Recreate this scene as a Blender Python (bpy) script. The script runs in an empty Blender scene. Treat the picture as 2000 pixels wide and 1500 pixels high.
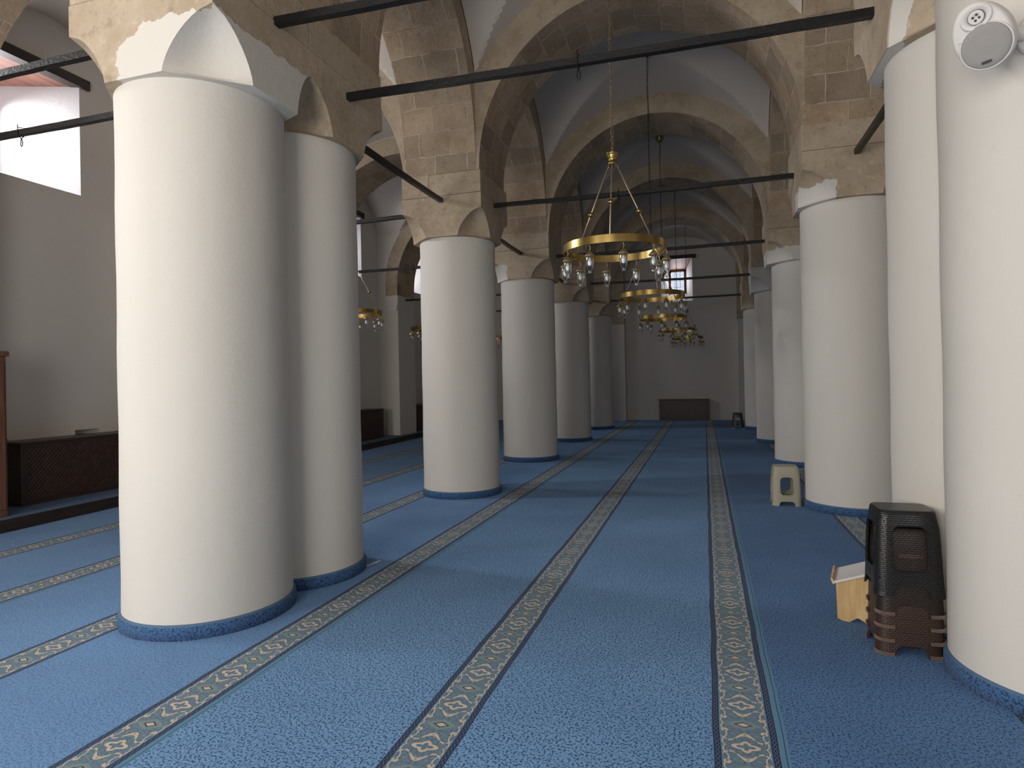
import bpy, bmesh, math, random
from mathutils import Vector, Matrix
random.seed(4)
PI = math.pi
SC = bpy.context.scene
COL = SC.collection

# ------------------------------------------------------------------ camera, exposure, world, big lights
cam_d = bpy.data.cameras.new('camera')
cam = bpy.data.objects.new('camera', cam_d)
COL.objects.link(cam)
F = 1217.2
cam_d.sensor_fit = 'HORIZONTAL'
cam_d.sensor_width = 36.0
cam_d.lens = 36.0 * F / 2000.0
cam_d.shift_x = -(1001.64 - 1000.0) / 2000.0
cam_d.shift_y = -(750.0 - 737.26) / 2000.0
cam_d.clip_start = 0.05
cam_d.clip_end = 200
_r = Vector((0.9555148, 0.2942546, -0.0201420))
_u = Vector((0.0206098, 0.0015115, 0.9997865))
_f = Vector((-0.2942222, 0.9557259, 0.0046203))
M = Matrix(((_r.x, _u.x, -_f.x, 0.0), (_r.y, _u.y, -_f.y, 0.0), (_r.z, _u.z, -_f.z, 1.5), (0, 0, 0, 1)))
cam.matrix_world = M
SC.camera = cam

SC.view_settings.view_transform = 'Standard'
SC.view_settings.look = 'None'
SC.view_settings.gamma = 1.0
SC.view_settings.use_curve_mapping = False
SC.view_settings.exposure = 0.0
SC.cycles.use_denoising = True
SC.cycles.max_bounces = 8
SC.cycles.diffuse_bounces = 5
SC.cycles.glossy_bounces = 3
SC.cycles.transmission_bounces = 6
SC.cycles.transparent_max_bounces = 12
SC.cycles.caustics_refractive = False
SC.cycles.caustics_reflective = False
SC.cycles.sample_clamp_indirect = 4.0

world = bpy.data.worlds.new('daylight')
SC.world = world
world.use_nodes = True
wbg = world.node_tree.nodes['Background']
wbg.inputs[0].default_value = (0.75, 0.85, 1.0, 1)
wbg.inputs[1].default_value = 1.0


def area(name, loc, direction, sx, sy, power, color=(1, 1, 1), spread=PI):
    """daylight entering through one window or door opening"""
    d = bpy.data.lights.new(name, 'AREA')
    d.shape = 'RECTANGLE'
    d.size = sx
    d.size_y = sy
    d.energy = power
    d.color = color
    d.spread = spread
    o = bpy.data.objects.new(name, d)
    COL.objects.link(o)
    o.location = loc
    o.rotation_euler = Vector(direction).to_track_quat('-Z', 'Y').to_euler()
    return o


# layout constants (metres)
XA, XR = -3.17, 1.575          # the two arcades
XL, XW = -7.92, -8.15          # aisle pilaster line / face of left wall
XRP, XRW = 6.32, 6.55          # right aisle pilaster line / right wall
B0 = 3.647
YC = [7.82 + B0 * i for i in range(0, 4)]       # column lines 2..5
YF = 22.5                      # far wall
YN = -3.2                      # wall behind the camera
ZC, ZF, ZJ, ZI = 3.35, 3.68, 3.87, 4.15          # column top, flare top, joint, impost top
bay_edges = [(YN, 2.88), (4.82, 7.32)] + [(YC[i] + .5, YC[i + 1] - .5) for i in range(3)] + [(YC[3] + .5, YF)]
BAYC = [6.02, 9.643, 13.29, 16.94, 20.6]

KEY = 1.0
# daylight from the openings behind the camera
for wx, ww, pw in ((-6.0, 2.2, 320), (-1.6, 2.4, 235), (3.6, 1.6, 50)):
    area('daylight_entrance', (wx, YN - 0.06, 2.25), (0, 1, 0.30), ww, 3.1, pw * KEY, (1.0, 0.94, 0.86))
# daylight from the high windows of the left wall
WIN_Y = [-1.3, 2.35, 5.95, 8.90, 13.29, 16.94, 20.6]
for wy, pw in zip(WIN_Y, (100, 80, 132, 70, 55, 70, 22)):
    area('daylight_window', (XW - 1.06, wy - .27, 5.02), (1, 0.05, -0.50), 0.52, 0.9, pw * KEY, (0.95, 0.965, 1.0), math.radians(130))
area('daylight_window', (-0.87, YF + 1.0, 4.95), (0, -1, -0.2), 0.5, 0.66, 22 * KEY, (0.95, 0.96, 1.0))


# ------------------------------------------------------------------ material helpers
def mat_new(name):
    m = bpy.data.materials.new(name)
    m.use_nodes = True
    nt = m.node_tree
    b = nt.nodes['Principled BSDF']
    return m, nt, b


class NB:
    """tiny node builder"""
    def __init__(self, nt):
        self.nt = nt

    def n(self, t, **kw):
        nd = self.nt.nodes.new(t)
        for k, v in kw.items():
            setattr(nd, k, v)
        return nd

    def l(self, a, b):
        self.nt.links.new(a, b)

    def _in(self, sock, v):
        if isinstance(v, (int, float)):
            sock.default_value = v
        elif isinstance(v, tuple):
            sock.default_value = v
        else:
            self.l(v, sock)

    def m(self, op, a, b=None, c=None, clamp=False):
        nd = self.n('ShaderNodeMath', operation=op)
        nd.use_clamp = clamp
        self._in(nd.inputs[0], a)
        if b is not None:
            self._in(nd.inputs[1], b)
        if c is not None:
            self._in(nd.inputs[2], c)
        return nd.outputs[0]

    def mix(self, f, a, b):
        nd = self.n('ShaderNodeMix', data_type='RGBA')
        self._in(nd.inputs[0], f)
        self._in(nd.inputs[6], a if not isinstance(a, tuple) else (*a[:3], 1))
        self._in(nd.inputs[7], b if not isinstance(b, tuple) else (*b[:3], 1))
        return nd.outputs[2]

    def noise(self, vec, scale, detail=2.0, rough=0.5):
        nd = self.n('ShaderNodeTexNoise')
        if vec is not None:
            self.l(vec, nd.inputs['Vector'])
        nd.inputs['Scale'].default_value = scale
        nd.inputs['Detail'].default_value = detail
        nd.inputs['Roughness'].default_value = rough
        return nd.outputs['Fac']

    def ss(self, x, lo, hi):
        nd = self.n('ShaderNodeMapRange')
        nd.interpolation_type = 'SMOOTHSTEP'
        self._in(nd.inputs[0], x)
        nd.inputs[1].default_value = lo
        nd.inputs[2].default_value = hi
        return nd.outputs[0]

    def pos(self):
        return self.n('ShaderNodeNewGeometry').outputs['Position']

    def bump(self, h, strength, dist, b):
        nd = self.n('ShaderNodeBump')
        nd.inputs['Strength'].default_value = strength
        nd.inputs['Distance'].default_value = dist
        self.l(h, nd.inputs['Height'])
        self.l(nd.outputs[0], b.inputs['Normal'])


def simple(name, color, rough=0.6, metal=0.0, var=0.0, vscale=8.0, bump=0.0, bscale=60.0):
    m, nt, b = mat_new(name)
    k = NB(nt)
    b.inputs['Roughness'].default_value = rough
    b.inputs['Metallic'].default_value = metal
    c2 = tuple(max(0, x * (1 - var)) for x in color)
    c1 = tuple(min(1, x * (1 + var)) for x in color)
    if var > 0:
        k.l(k.mix(k.noise(k.pos(), vscale, 3), c2, c1), b.inputs['Base Color'])
    else:
        b.inputs['Base Color'].default_value = (*color, 1)
    if bump > 0:
        k.bump(k.noise(k.pos(), bscale, 3), bump, 0.01, b)
    return m


PLASTER_C = (0.655, 0.62, 0.565)


def stone_color(k, P):
    a = k.noise(P, 1.7, 4, 0.6)
    c = k.noise(P, 14, 4, 0.65)
    d = k.noise(P, 60, 3, 0.6)
    col = k.mix(k.ss(a, .3, .7), (0.385, 0.30, 0.208), (0.51, 0.418, 0.308))
    col = k.mix(k.m('MULTIPLY', k.ss(c, .55, .75), .55), col, (0.62, 0.55, 0.45))
    col = k.mix(k.m('MULTIPLY', k.ss(c, .46, .28), .5), col, (0.23, 0.175, 0.125))
    col = k.mix(k.m('MULTIPLY', k.ss(d, .60, .72), .35), col, (0.16, 0.12, 0.09))
    h = k.m('ADD', k.m('MULTIPLY', c, .6), k.m('MULTIPLY', d, .4))
    return col, h


def mat_plaster(name, base=PLASTER_C, var=.05):
    m, nt, b = mat_new(name)
    k = NB(nt)
    P = k.pos()
    a = k.noise(P, 0.9, 3)
    f = k.noise(P, 9, 4, .6)
    lo = tuple(x * (1 - var) for x in base)
    col = k.mix(a, lo, tuple(min(1, x * (1 + var)) for x in base))
    col = k.mix(k.m('MULTIPLY', k.ss(f, .62, .8), .25), col, tuple(x * .82 for x in base))
    k.l(col, b.inputs['Base Color'])
    b.inputs['Roughness'].default_value = .85
    h = k.m('ADD', k.m('MULTIPLY', f, .8), k.m('MULTIPLY', k.noise(P, 70, 2), .2))
    k.bump(h, .35, .012, b)
    return m


def mat_stone(name):
    m, nt, b = mat_new(name)
    k = NB(nt)
    P = k.pos()
    col, h = stone_color(k, P)
    k.l(col, b.inputs['Base Color'])
    b.inputs['Roughness'].default_value = .9
    k.bump(h, .6, .02, b)
    return m


def mat_patchy(name, planes):
    """stone block with left-over white plaster: plaster where every plane test holds"""
    m, nt, b = mat_new(name)
    k = NB(nt)
    P = k.pos()
    col, h = stone_color(k, P)
    wob = k.m('MULTIPLY', k.m('SUBTRACT', k.noise(P, 9, 4, .6), .5), .14)
    mask = None
    for pl in planes:
        a, bb, c, d = pl[:4]
        dt = k.n('ShaderNodeVectorMath', operation='DOT_PRODUCT')
        k.l(P, dt.inputs[0])
        dt.inputs[1].default_value = (a, bb, c)
        v = k.m('ADD', dt.outputs['Value'], d)
        if len(pl) < 5:
            v = k.m('ADD', v, wob)
        s = k.ss(v, -.004, .004)
        mask = s if mask is None else k.m('MULTIPLY', mask, s)
    k.l(k.mix(mask, col, PLASTER_C), b.inputs['Base Color'])
    b.inputs['Roughness'].default_value = .88
    hh = k.m('ADD', k.m('MULTIPLY', h, .5), k.m('MULTIPLY', mask, .5))
    k.bump(hh, .5, .015, b)
    return m


def mat_blocks(name):
    """soffit masonry: brick pattern in the UV of the arch (arc length, depth)"""
    m, nt, b = mat_new(name)
    k = NB(nt)
    P = k.pos()
    uv = k.n('ShaderNodeUVMap').outputs[0]
    wv = k.n('ShaderNodeTexNoise')
    k.l(P, wv.inputs['Vector'])
    wv.inputs['Scale'].default_value = 5
    sub = k.n('ShaderNodeVectorMath', operation='SUBTRACT')
    k.l(wv.outputs['Color'], sub.inputs[0])
    sub.inputs[1].default_value = (.5, .5, .5)
    sc = k.n('ShaderNodeVectorMath', operation='SCALE')
    k.l(sub.outputs[0], sc.inputs[0])
    sc.inputs['Scale'].default_value = .05
    ad = k.n('ShaderNodeVectorMath', operation='ADD')
    k.l(uv, ad.inputs[0])
    k.l(sc.outputs[0], ad.inputs[1])
    br = k.n('ShaderNodeTexBrick')
    k.l(ad.outputs[0], br.inputs['Vector'])
    br.inputs['Scale'].default_value = 1.0
    br.inputs['Brick Width'].default_value = .43
    br.inputs['Row Height'].default_value = .30
    br.inputs['Mortar Size'].default_value = .009
    br.inputs['Mortar Smooth'].default_value = .4
    br.inputs['Bias'].default_value = 0
    br.inputs['Color1'].default_value = (.75, .75, .75, 1)
    br.inputs['Color2'].default_value = (1.12, 1.08, 1.05, 1)
    br.inputs['Mortar'].default_value = (1, 1, 1, 1)
    col, h = stone_color(k, P)
    mul = k.n('ShaderNodeMix', data_type='RGBA', blend_type='MULTIPLY')
    mul.inputs[0].default_value = 1
    k.l(col, mul.inputs[6])
    k.l(br.outputs['Color'], mul.inputs[7])
    dark = k.n('ShaderNodeMix', data_type='RGBA', blend_type='MULTIPLY')
    dark.inputs[0].default_value = 1
    k.l(mul.outputs[2], dark.inputs[6])
    dark.inputs[7].default_value = (.92, .88, .85, 1)
    brk = k.m('MULTIPLY', br.outputs['Fac'], k.ss(k.noise(P, 6, 3), .35, .6))
    c = k.mix(k.m('MULTIPLY', brk, .75), dark.outputs[2], (0.60, 0.52, 0.43))
    k.l(c, b.inputs['Base Color'])
    b.inputs['Roughness'].default_value = .9
    k.bump(k.m('SUBTRACT', h, k.m('MULTIPLY', br.outputs['Fac'], .5)), .7, .02, b)
    return m


SP, SW = 1.262, 0.258       # carpet strip period and width


def mat_carpet(name, strips=True):
    m, nt, b = mat_new(name)
    k = NB(nt)
    P = k.pos()
    # field: mid blue with navy flecks
    fl = k.noise(P, 95, 2.0, .6)
    patch = k.noise(P, 1.1, 3, .5)
    bright = k.mix(k.ss(patch, .3, .7), (0.15, 0.335, 0.60), (0.185, 0.39, 0.675))
    mid_ = k.mix(k.ss(patch, .3, .7), (0.135, 0.295, 0.575), (0.16, 0.345, 0.64))
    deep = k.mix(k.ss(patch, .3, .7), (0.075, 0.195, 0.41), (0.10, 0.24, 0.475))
    # three carpet rolls tinted by pile lay; dimmer light painted into the right one
    sxa = k.n('ShaderNodeSeparateXYZ')
    k.l(P, sxa.inputs[0])
    X_ = sxa.outputs[0]
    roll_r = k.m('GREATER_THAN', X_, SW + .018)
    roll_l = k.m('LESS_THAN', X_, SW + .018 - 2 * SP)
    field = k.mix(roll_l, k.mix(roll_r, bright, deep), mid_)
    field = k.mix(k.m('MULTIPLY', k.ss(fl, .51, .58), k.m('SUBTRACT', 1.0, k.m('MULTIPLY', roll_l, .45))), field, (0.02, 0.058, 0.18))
    b.inputs['Roughness'].default_value = .95
    b.inputs['Sheen Weight'].default_value = .06
    b.inputs['Sheen Roughness'].default_value = .5
    fib = k.noise(P, 420, 1)
    if not strips:
        field = k.mix(k.ss(fl, .50, .58), (0.055, 0.135, 0.28), (0.015, 0.042, 0.12))
        k.l(field, b.inputs['Base Color'])
        k.bump(k.m('ADD', fib, fl), .4, .006, b)
        return m
    sx = k.n('ShaderNodeSeparateXYZ')
    k.l(P, sx.inputs[0])
    x, y = sx.outputs[0], sx.outputs[1]
    # small woven wobble so that edges are not ruler straight
    wob = k.m('MULTIPLY', k.m('SUBTRACT', k.noise(P, 2.2, 2), .5), .022)
    xx = k.m('ADD', x, wob)
    s = k.m('MODULO', k.m('ADD', xx, SP * 20), SP)           # 0..SP, strip is 0..SW
    instrip = k.m('LESS_THAN', s, SW)
    c = k.m('SUBTRACT', s, SW / 2)
    a = k.m('ABSOLUTE', c)                                    # 0 centre .. SW/2
    # edge chain bands
    be0, be1 = SW / 2 - .030, SW / 2 - .002
    band = k.m('MULTIPLY', k.m('GREATER_THAN', a, be0), k.m('LESS_THAN', a, be1))
    yb = k.m('MULTIPLY', y, 2 * PI / .062)
    ca = k.m('SUBTRACT', a, (be0 + be1) / 2)
    w1 = k.m('MULTIPLY', k.m('SINE', yb), .0072)
    l1 = k.m('LESS_THAN', k.m('ABSOLUTE', k.m('SUBTRACT', k.m('ABSOLUTE', ca), k.m('ABSOLUTE', w1))), .0016)
    chain = k.mix(k.m('MULTIPLY', l1, .8), (0.006, 0.014, 0.055), (0.10, 0.20, 0.36))
    # ornament field
    U = k.m('DIVIDE', c, SW / 2 - .034)                       # -1..1
    AU = k.m('ABSOLUTE', U)
    per = .335
    v = k.m('DIVIDE', y, per)
    vf = k.m('PINGPONG', v, .5)                               # 0..0.5 mirrored
    vv = k.m('MULTIPLY', vf, 4.0)                             # 0 at big star, 2 at small diamond
    comb = k.n('ShaderNodeCombineXYZ')
    k.l(AU, comb.inputs[0])
    k.l(vv, comb.inputs[1])
    nz = k.noise(comb.outputs[0], 3.4, 2, .5)
    nz2 = k.noise(comb.outputs[0], 7.0, 1, .5)
    o = k.m('SUBTRACT', nz, .5)
    orn = (0.135, 0.215, 0.33)
    # sage scrolls
    base = k.mix(k.ss(nz2, .50, .53), (0.12, 0.225, 0.385), (0.20, 0.29, 0.285))
    # thin dark outlines
    def ring(d, w):
        return k.m('LESS_THAN', k.m('ABSOLUTE', d), w)
    out1 = ring(k.m('SUBTRACT', nz2, .515), .016)
    out2 = ring(k.m('SUBTRACT', nz, .46), .010)
    base = k.mix(k.m('MAXIMUM', k.m('MULTIPLY', out1, .85), k.m('MULTIPLY', out2, .85)), base, (0.045, 0.065, 0.09))
    # big star (hollow) at vv=0
    d0 = k.m('SQRT', k.m('ADD', k.m('POWER', k.m('MULTIPLY', U, 1.0), 2), k.m('POWER', k.m('MULTIPLY', vv, 1.25), 2)))
    ang = k.m('ARCTAN2', vv, U)
    d0 = k.m('ADD', d0, k.m('MULTIPLY', k.m('COSINE', k.m('MULTIPLY', ang, 4)), -.11))
    star = ring(k.m('SUBTRACT', d0, .40), .105)
    # small diamond at vv=2
    dv = k.m('SUBTRACT', 2.0, vv)
    d1 = k.m('ADD', AU, k.m('MULTIPLY', dv, 1.5))
    dia = k.m('LESS_THAN', d1, .26)
    diao = ring(k.m('SUBTRACT', d1, .33), .05)
    sage = k.m('LESS_THAN', k.m('ABSOLUTE', k.m('SUBTRACT', d1, .62)), .16)
    # tree shaped figures around vv=1
    curve = k.m('ADD', .78, k.m('MULTIPLY', k.m('COSINE', k.m('MULTIPLY', AU, 4.6)), .30))
    y1 = k.m('SUBTRACT', vv, curve)
    tw = k.m('ADD', .055, k.m('MULTIPLY', k.ss(AU, .45, .1), .07))
    tree = k.m('LESS_THAN', k.m('ABSOLUTE', y1), tw)
    edgeb = k.m('SUBTRACT', AU, k.m('ADD', .86, k.m('MULTIPLY', k.m('SINE', k.m('MULTIPLY', vv, 4.7)), .10)))
    vine = k.m('LESS_THAN', k.m('ABSOLUTE', edgeb), .030)
    blob = k.m('LESS_THAN', k.m('SQRT', k.m('ADD', k.m('POWER', k.m('MULTIPLY', k.m('SUBTRACT', AU, .82), 1.1), 2), k.m('POWER', k.m('SUBTRACT', vv, 1.35), 2))), .17)
    base = k.mix(sage, base, (0.21, 0.30, 0.29))
    base = k.mix(diao, base, (0.03, 0.04, 0.06))
    cream = k.m('MAXIMUM', k.m('MAXIMUM', star, dia), k.m('MAXIMUM', tree, k.m('MAXIMUM', vine, blob)))
    gate = k.ss(k.noise(comb.outputs[0], 5.2, 1), .36, .40)
    cream = k.m('MULTIPLY', cream, k.m('MAXIMUM', gate, k.m('MAXIMUM', star, dia)))
    base = k.mix(cream, base, (0.66, 0.55, 0.42))
    inorn = k.m('LESS_THAN', a, SW / 2 - .034)
    light = (0.115, 0.27, 0.44)
    strip = k.mix(inorn, light, base)
    strip = k.mix(band, strip, chain)
    col = k.mix(instrip, field, strip)
    # carpet seams: a pale double line beside every other strip
    s2 = k.m('MODULO', k.m('ADD', xx, SP * 20), SP * 2)
    q = k.m('SUBTRACT', s2, SW + .018)
    seam = k.m('LESS_THAN', k.m('ABSOLUTE', q), .017)
    line = k.m('LESS_THAN', k.m('ABSOLUTE', k.m('SUBTRACT', q, .004)), .0022)
    col = k.mix(seam, col, (0.10, 0.26, 0.40))
    col = k.mix(line, col, (0.02, 0.06, 0.15))
    k.l(col, b.inputs['Base Color'])
    h = k.m('ADD', k.m('ADD', fib, fl), k.m('MULTIPLY', k.noise(P, 3.0, 3), 1.2))
    k.bump(h, .4, .006, b)
    return m


def mat_wood(name, c1, c2, rough=.5, axis=(1, 12, 12), planks=0.0, pax=1):
    m, nt, b = mat_new(name)
    k = NB(nt)
    P = k.pos()
    mp = k.n('ShaderNodeMapping')
    k.l(P, mp.inputs[0])
    mp.inputs['Scale'].default_value = axis
    n1 = k.noise(mp.outputs[0], 2.5, 4, .6)
    col = k.mix(k.ss(n1, .3, .7), c1, c2)
    if planks:
        sx = k.n('ShaderNodeSeparateXYZ')
        k.l(P, sx.inputs[0])
        f = k.m('MODULO', k.m('ADD', sx.outputs[pax], 50), planks)
        col = k.mix(k.m('LESS_THAN', f, .006), col, (0.02, 0.012, 0.01))
    k.l(col, b.inputs['Base Color'])
    b.inputs['Roughness'].default_value = rough
    k.bump(n1, .15, .004, b)
    return m


def mat_weave(name, c1, c2, rough=.35, scale=1.0, strength=.8):
    """moulded rattan pattern of plastic stools"""
    m, nt, b = mat_new(name)
    k = NB(nt)
    tc = k.n('ShaderNodeTexCoord').outputs['Object']
    sx = k.n('ShaderNodeSeparateXYZ')
    k.l(tc, sx.inputs[0])
    h = k.m('ADD', sx.outputs[0], sx.outputs[1])
    z = sx.outputs[2]
    cb = k.n('ShaderNodeCombineXYZ')
    k.l(h, cb.inputs[0])
    k.l(z, cb.inputs[1])
    br = k.n('ShaderNodeTexBrick')
    k.l(cb.outputs[0], br.inputs['Vector'])
    br.inputs['Scale'].default_value = scale
    br.inputs['Brick Width'].default_value = .024
    br.inputs['Row Height'].default_value = .011
    br.inputs['Mortar Size'].default_value = .0018
    br.inputs['Mortar Smooth'].default_value = .9
    col = k.mix(br.outputs['Fac'], c1, c2)
    k.l(col, b.inputs['Base Color'])
    b.inputs['Roughness'].default_value = rough
    hh = k.m('SUBTRACT', 1.0, br.outputs['Fac'])
    k.bump(hh, strength, .003, b)
    return m


M_plaster = mat_plaster('white_plaster')
M_wallpl = mat_plaster('wall_plaster', (0.66, 0.625, 0.58), .04)
M_vault = mat_plaster('vault_plaster', (0.62, 0.56, 0.50), .03)
M_reveal = mat_plaster('window_reveal_plaster', (0.60, 0.575, 0.575), .03)
M_stone = mat_stone('tan_stone')
M_blocks = mat_blocks('soffit_masonry')
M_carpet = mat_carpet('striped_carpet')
M_skirt = mat_carpet('skirting_carpet', False)
M_skirt_edge = simple('skirting_piping', (0.075, 0.15, 0.25), .8)
M_iron = simple('black_iron', (0.012, 0.012, 0.013), .38, 0.3, .3, 30, .4, 40)
M_brass = simple('aged_brass', (0.42, 0.29, 0.10), .27, 1.0, .25, 5)
M_brass2 = simple('satin_brass', (0.62, 0.47, 0.26), .42, 1.0)
M_rodm = simple('pale_brass_rod', (0.60, 0.47, 0.33), .4, .8)
M_chain = simple('chain_metal', (0.38, 0.29, 0.16), .35, 1.0)
M_darkwood = mat_wood('dark_wood', (0.016, 0.010, 0.007), (0.040, 0.022, 0.014), .45, (10, 1, 10))
M_beam = mat_wood('beam_wood', (0.018, 0.014, 0.013), (0.05, 0.035, 0.03), .6, (6, 1, 10))
M_soffitwood = mat_wood('lintel_boards', (0.17, 0.075, 0.05), (0.27, 0.13, 0.09), .6, (12, 1, 1), .17, 0)
M_cover = mat_wood('radiator_cover_wood', (0.030, 0.016, 0.012), (0.060, 0.032, 0.022), .4, (8, 1, 8))
M_lattice = mat_wood('lattice_wood', (0.050, 0.027, 0.020), (0.085, 0.045, 0.032), .38, (6, 6, 6))
M_cabinet = mat_wood('cabinet_wood', (0.11, 0.045, 0.025), (0.19, 0.085, 0.045), .45, (8, 8, 1))
M_winframe = mat_wood('window_frame_wood', (0.09, 0.03, 0.02), (0.15, 0.055, 0.035), .5)
M_lightwood = mat_wood('light_wood', (0.52, 0.33, 0.13), (0.70, 0.50, 0.25), .45, (9, 9, 1.2))
M_whiteboard = simple('white_laminate', (0.72, 0.71, 0.70), .35)
M_black = simple('black_cable', (0.01, 0.01, 0.01), .5)
M_bulb = simple('frosted_bulb', (0.80, 0.80, 0.78), .35)
M_spk = simple('speaker_shell', (0.66, 0.63, 0.60), .42)
M_spkgrille = simple('speaker_grille', (0.40, 0.38, 0.36), .6, 0, .08, 400, .6, 500)
M_spkdark = simple('speaker_dark', (0.03, 0.025, 0.025), .5)
M_weave_black = mat_weave('black_rattan_plastic', (0.016, 0.016, 0.017), (0.005, 0.005, 0.005), .32)
M_weave_dark = mat_weave('dark_brown_rattan_plastic', (0.030, 0.019, 0.014), (0.009, 0.006, 0.005), .4)
M_weave_brown = mat_weave('brown_rattan_plastic', (0.060, 0.032, 0.023), (0.016, 0.009, 0.007), .42)
M_weave_beige = mat_weave('beige_rattan_plastic', (0.50, 0.47, 0.35), (0.33, 0.30, 0.21), .45)
M_foot = simple('ribbed_foot', (0.22, 0.145, 0.11), .5)
M_blackpl = simple('black_plastic', (0.012, 0.012, 0.013), .35)
M_white_pl = simple('white_plastic', (0.75, 0.75, 0.75), .4)


def mat_glass(name, tint=(1, 1, 1)):
    m, nt, b = mat_new(name)
    k = NB(nt)
    out = nt.nodes['Material Output']
    tr = k.n('ShaderNodeBsdfTransparent')
    tr.inputs[0].default_value = (*tint, 1)
    gl = k.n('ShaderNodeBsdfGlossy')
    gl.inputs['Roughness'].default_value = .06
    fr = k.n('ShaderNodeFresnel')
    fr.inputs[0].default_value = 1.5
    ms = k.n('ShaderNodeMixShader')
    k.l(k.m('ADD', fr.outputs[0], .06), ms.inputs[0])
    k.l(tr.outputs[0], ms.inputs[1])
    k.l(gl.outputs[0], ms.inputs[2])
    k.l(ms.outputs[0], out.inputs[0])
    return m


M_glass = mat_glass('clear_glass', (.90, .91, .92))
M_pane = mat_glass('window_glass', (.97, .98, 1))


# ------------------------------------------------------------------ object helpers
def thing(name, label, cat, loc=(0, 0, 0), rotz=0.0, group=None):
    o = bpy.data.objects.new(name, None)
    o.empty_display_size = .1
    COL.objects.link(o)
    o.location = loc
    o.rotation_euler = (0, 0, rotz)
    tag(o, label, cat, group)
    return o


def tag(o, label, cat, group=None, kind='thing'):
    o['label'] = label
    o['category'] = cat
    o['kind'] = kind
    if group:
        o['group'] = group
    return o


def obj(name, bm, mats, parent=None, smooth=False, label=None):
    me = bpy.data.meshes.new(name)
    bm.normal_update()
    bm.to_mesh(me)
    bm.free()
    if not isinstance(mats, (list, tuple)):
        mats = [mats]
    for m_ in mats:
        me.materials.append(m_)
    if smooth:
        for p in me.polygons:
            p.use_smooth = True
    o = bpy.data.objects.new(name, me)
    COL.objects.link(o)
    if parent is not None:
        o.parent = parent
    if label:
        o['label'] = label
    return o


def structure(o):
    o['kind'] = 'structure'
    return o


def copy_tree(o, parent=None):
    c = o.copy()
    COL.objects.link(c)
    c.parent = parent
    for ch in list(o.children):
        copy_tree(ch, c)
    return c


def auto_smooth(o, angle=40):
    me = o.data
    for p in me.polygons:
        p.use_smooth = True
    bm = bmesh.new()
    bm.from_mesh(me)
    for e in bm.edges:
        if len(e.link_faces) == 2 and e.calc_face_angle(0) > math.radians(angle):
            e.smooth = False
    bm.to_mesh(me)
    bm.free()
    return o


def box(bm, x0, x1, y0, y1, z0, z1, mi=0, bev=0.0):
    vs = [bm.verts.new((x, y, z)) for z in (z0, z1) for y in (y0, y1) for x in (x0, x1)]
    fs = []
    for idx in ((0, 2, 3, 1), (4, 5, 7, 6), (0, 1, 5, 4), (2, 6, 7, 3), (0, 4, 6, 2), (1, 3, 7, 5)):
        f = bm.faces.new([vs[i] for i in idx])
        f.material_index = mi
        fs.append(f)
    if bev > 0:
        es = list({e for f in fs for e in f.edges})
        bmesh.ops.bevel(bm, geom=es, offset=bev, segments=2, profile=.5, affect='EDGES')
    return fs


def quad(bm, a, b, c, d, mi=0):
    f = bm.faces.new([bm.verts.new(v) for v in (a, b, c, d)])
    f.material_index = mi
    return f


def lathe(bm, prof, seg=32, cx=0, cy=0, close=True, mi=0):
    rings = []
    for r, z in prof:
        if r < 1e-5:
            rings.append([bm.verts.new((cx, cy, z))])
        else:
            rings.append([bm.verts.new((cx + r * math.cos(2 * PI * i / seg), cy + r * math.sin(2 * PI * i / seg), z)) for i in range(seg)])
    for a, b in zip(rings, rings[1:]):
        for i in range(seg):
            j = (i + 1) % seg
            if len(a) == 1 and len(b) == 1:
                continue
            if len(a) == 1:
                f = bm.faces.new((a[0], b[j], b[i]))
            elif len(b) == 1:
                f = bm.faces.new((a[i], a[j], b[0]))
            else:
                f = bm.faces.new((a[i], a[j], b[j], b[i]))
            f.material_index = mi
    return rings


def tube(bm, p0, p1, r, seg=8, cap=True, mi=0):
    p0, p1 = Vector(p0), Vector(p1)
    d = (p1 - p0).normalized()
    a = d.orthogonal().normalized()
    b = d.cross(a)
    R = []
    for p in (p0, p1):
        R.append([bm.verts.new(p + r * (math.cos(2 * PI * i / seg) * a + math.sin(2 * PI * i / seg) * b)) for i in range(seg)])
    for i in range(seg):
        j = (i + 1) % seg
        bm.faces.new((R[0][i], R[0][j], R[1][j], R[1][i])).material_index = mi
    if cap:
        bm.faces.new(R[0][::-1]).material_index = mi
        bm.faces.new(R[1]).material_index = mi


def path_tube(bm, pts, r, seg=6, closed=False):
    pts = [Vector(p) for p in pts]
    n = len(pts)
    R = []
    prev = None
    for i, p in enumerate(pts):
        if closed:
            d = (pts[(i + 1) % n] - pts[i - 1]).normalized()
        else:
            d = (pts[min(i + 1, n - 1)] - pts[max(i - 1, 0)]).normalized()
        a = (prev - d * prev.dot(d)).normalized() if prev is not None and (prev - d * prev.dot(d)).length > 1e-4 else d.orthogonal().normalized()
        prev = a
        b = d.cross(a)
        R.append([bm.verts.new(p + r * (math.cos(2 * PI * k / seg) * a + math.sin(2 * PI * k / seg) * b)) for k in range(seg)])
    m_ = n if closed else n - 1
    for i in range(m_):
        A, Bq = R[i], R[(i + 1) % n]
        for k in range(seg):
            j = (k + 1) % seg
            bm.faces.new((A[k], A[j], Bq[j], Bq[k]))
    if not closed:
        bm.faces.new(R[0][::-1])
        bm.faces.new(R[-1])


def ball(bm, c, r, seg=14, rings=8, sz=1.0):
    prof = [(r * math.sin(PI * i / rings), c[2] + r * sz * -math.cos(PI * i / rings)) for i in range(rings + 1)]
    lathe(bm, prof, seg, c[0], c[1])


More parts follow.
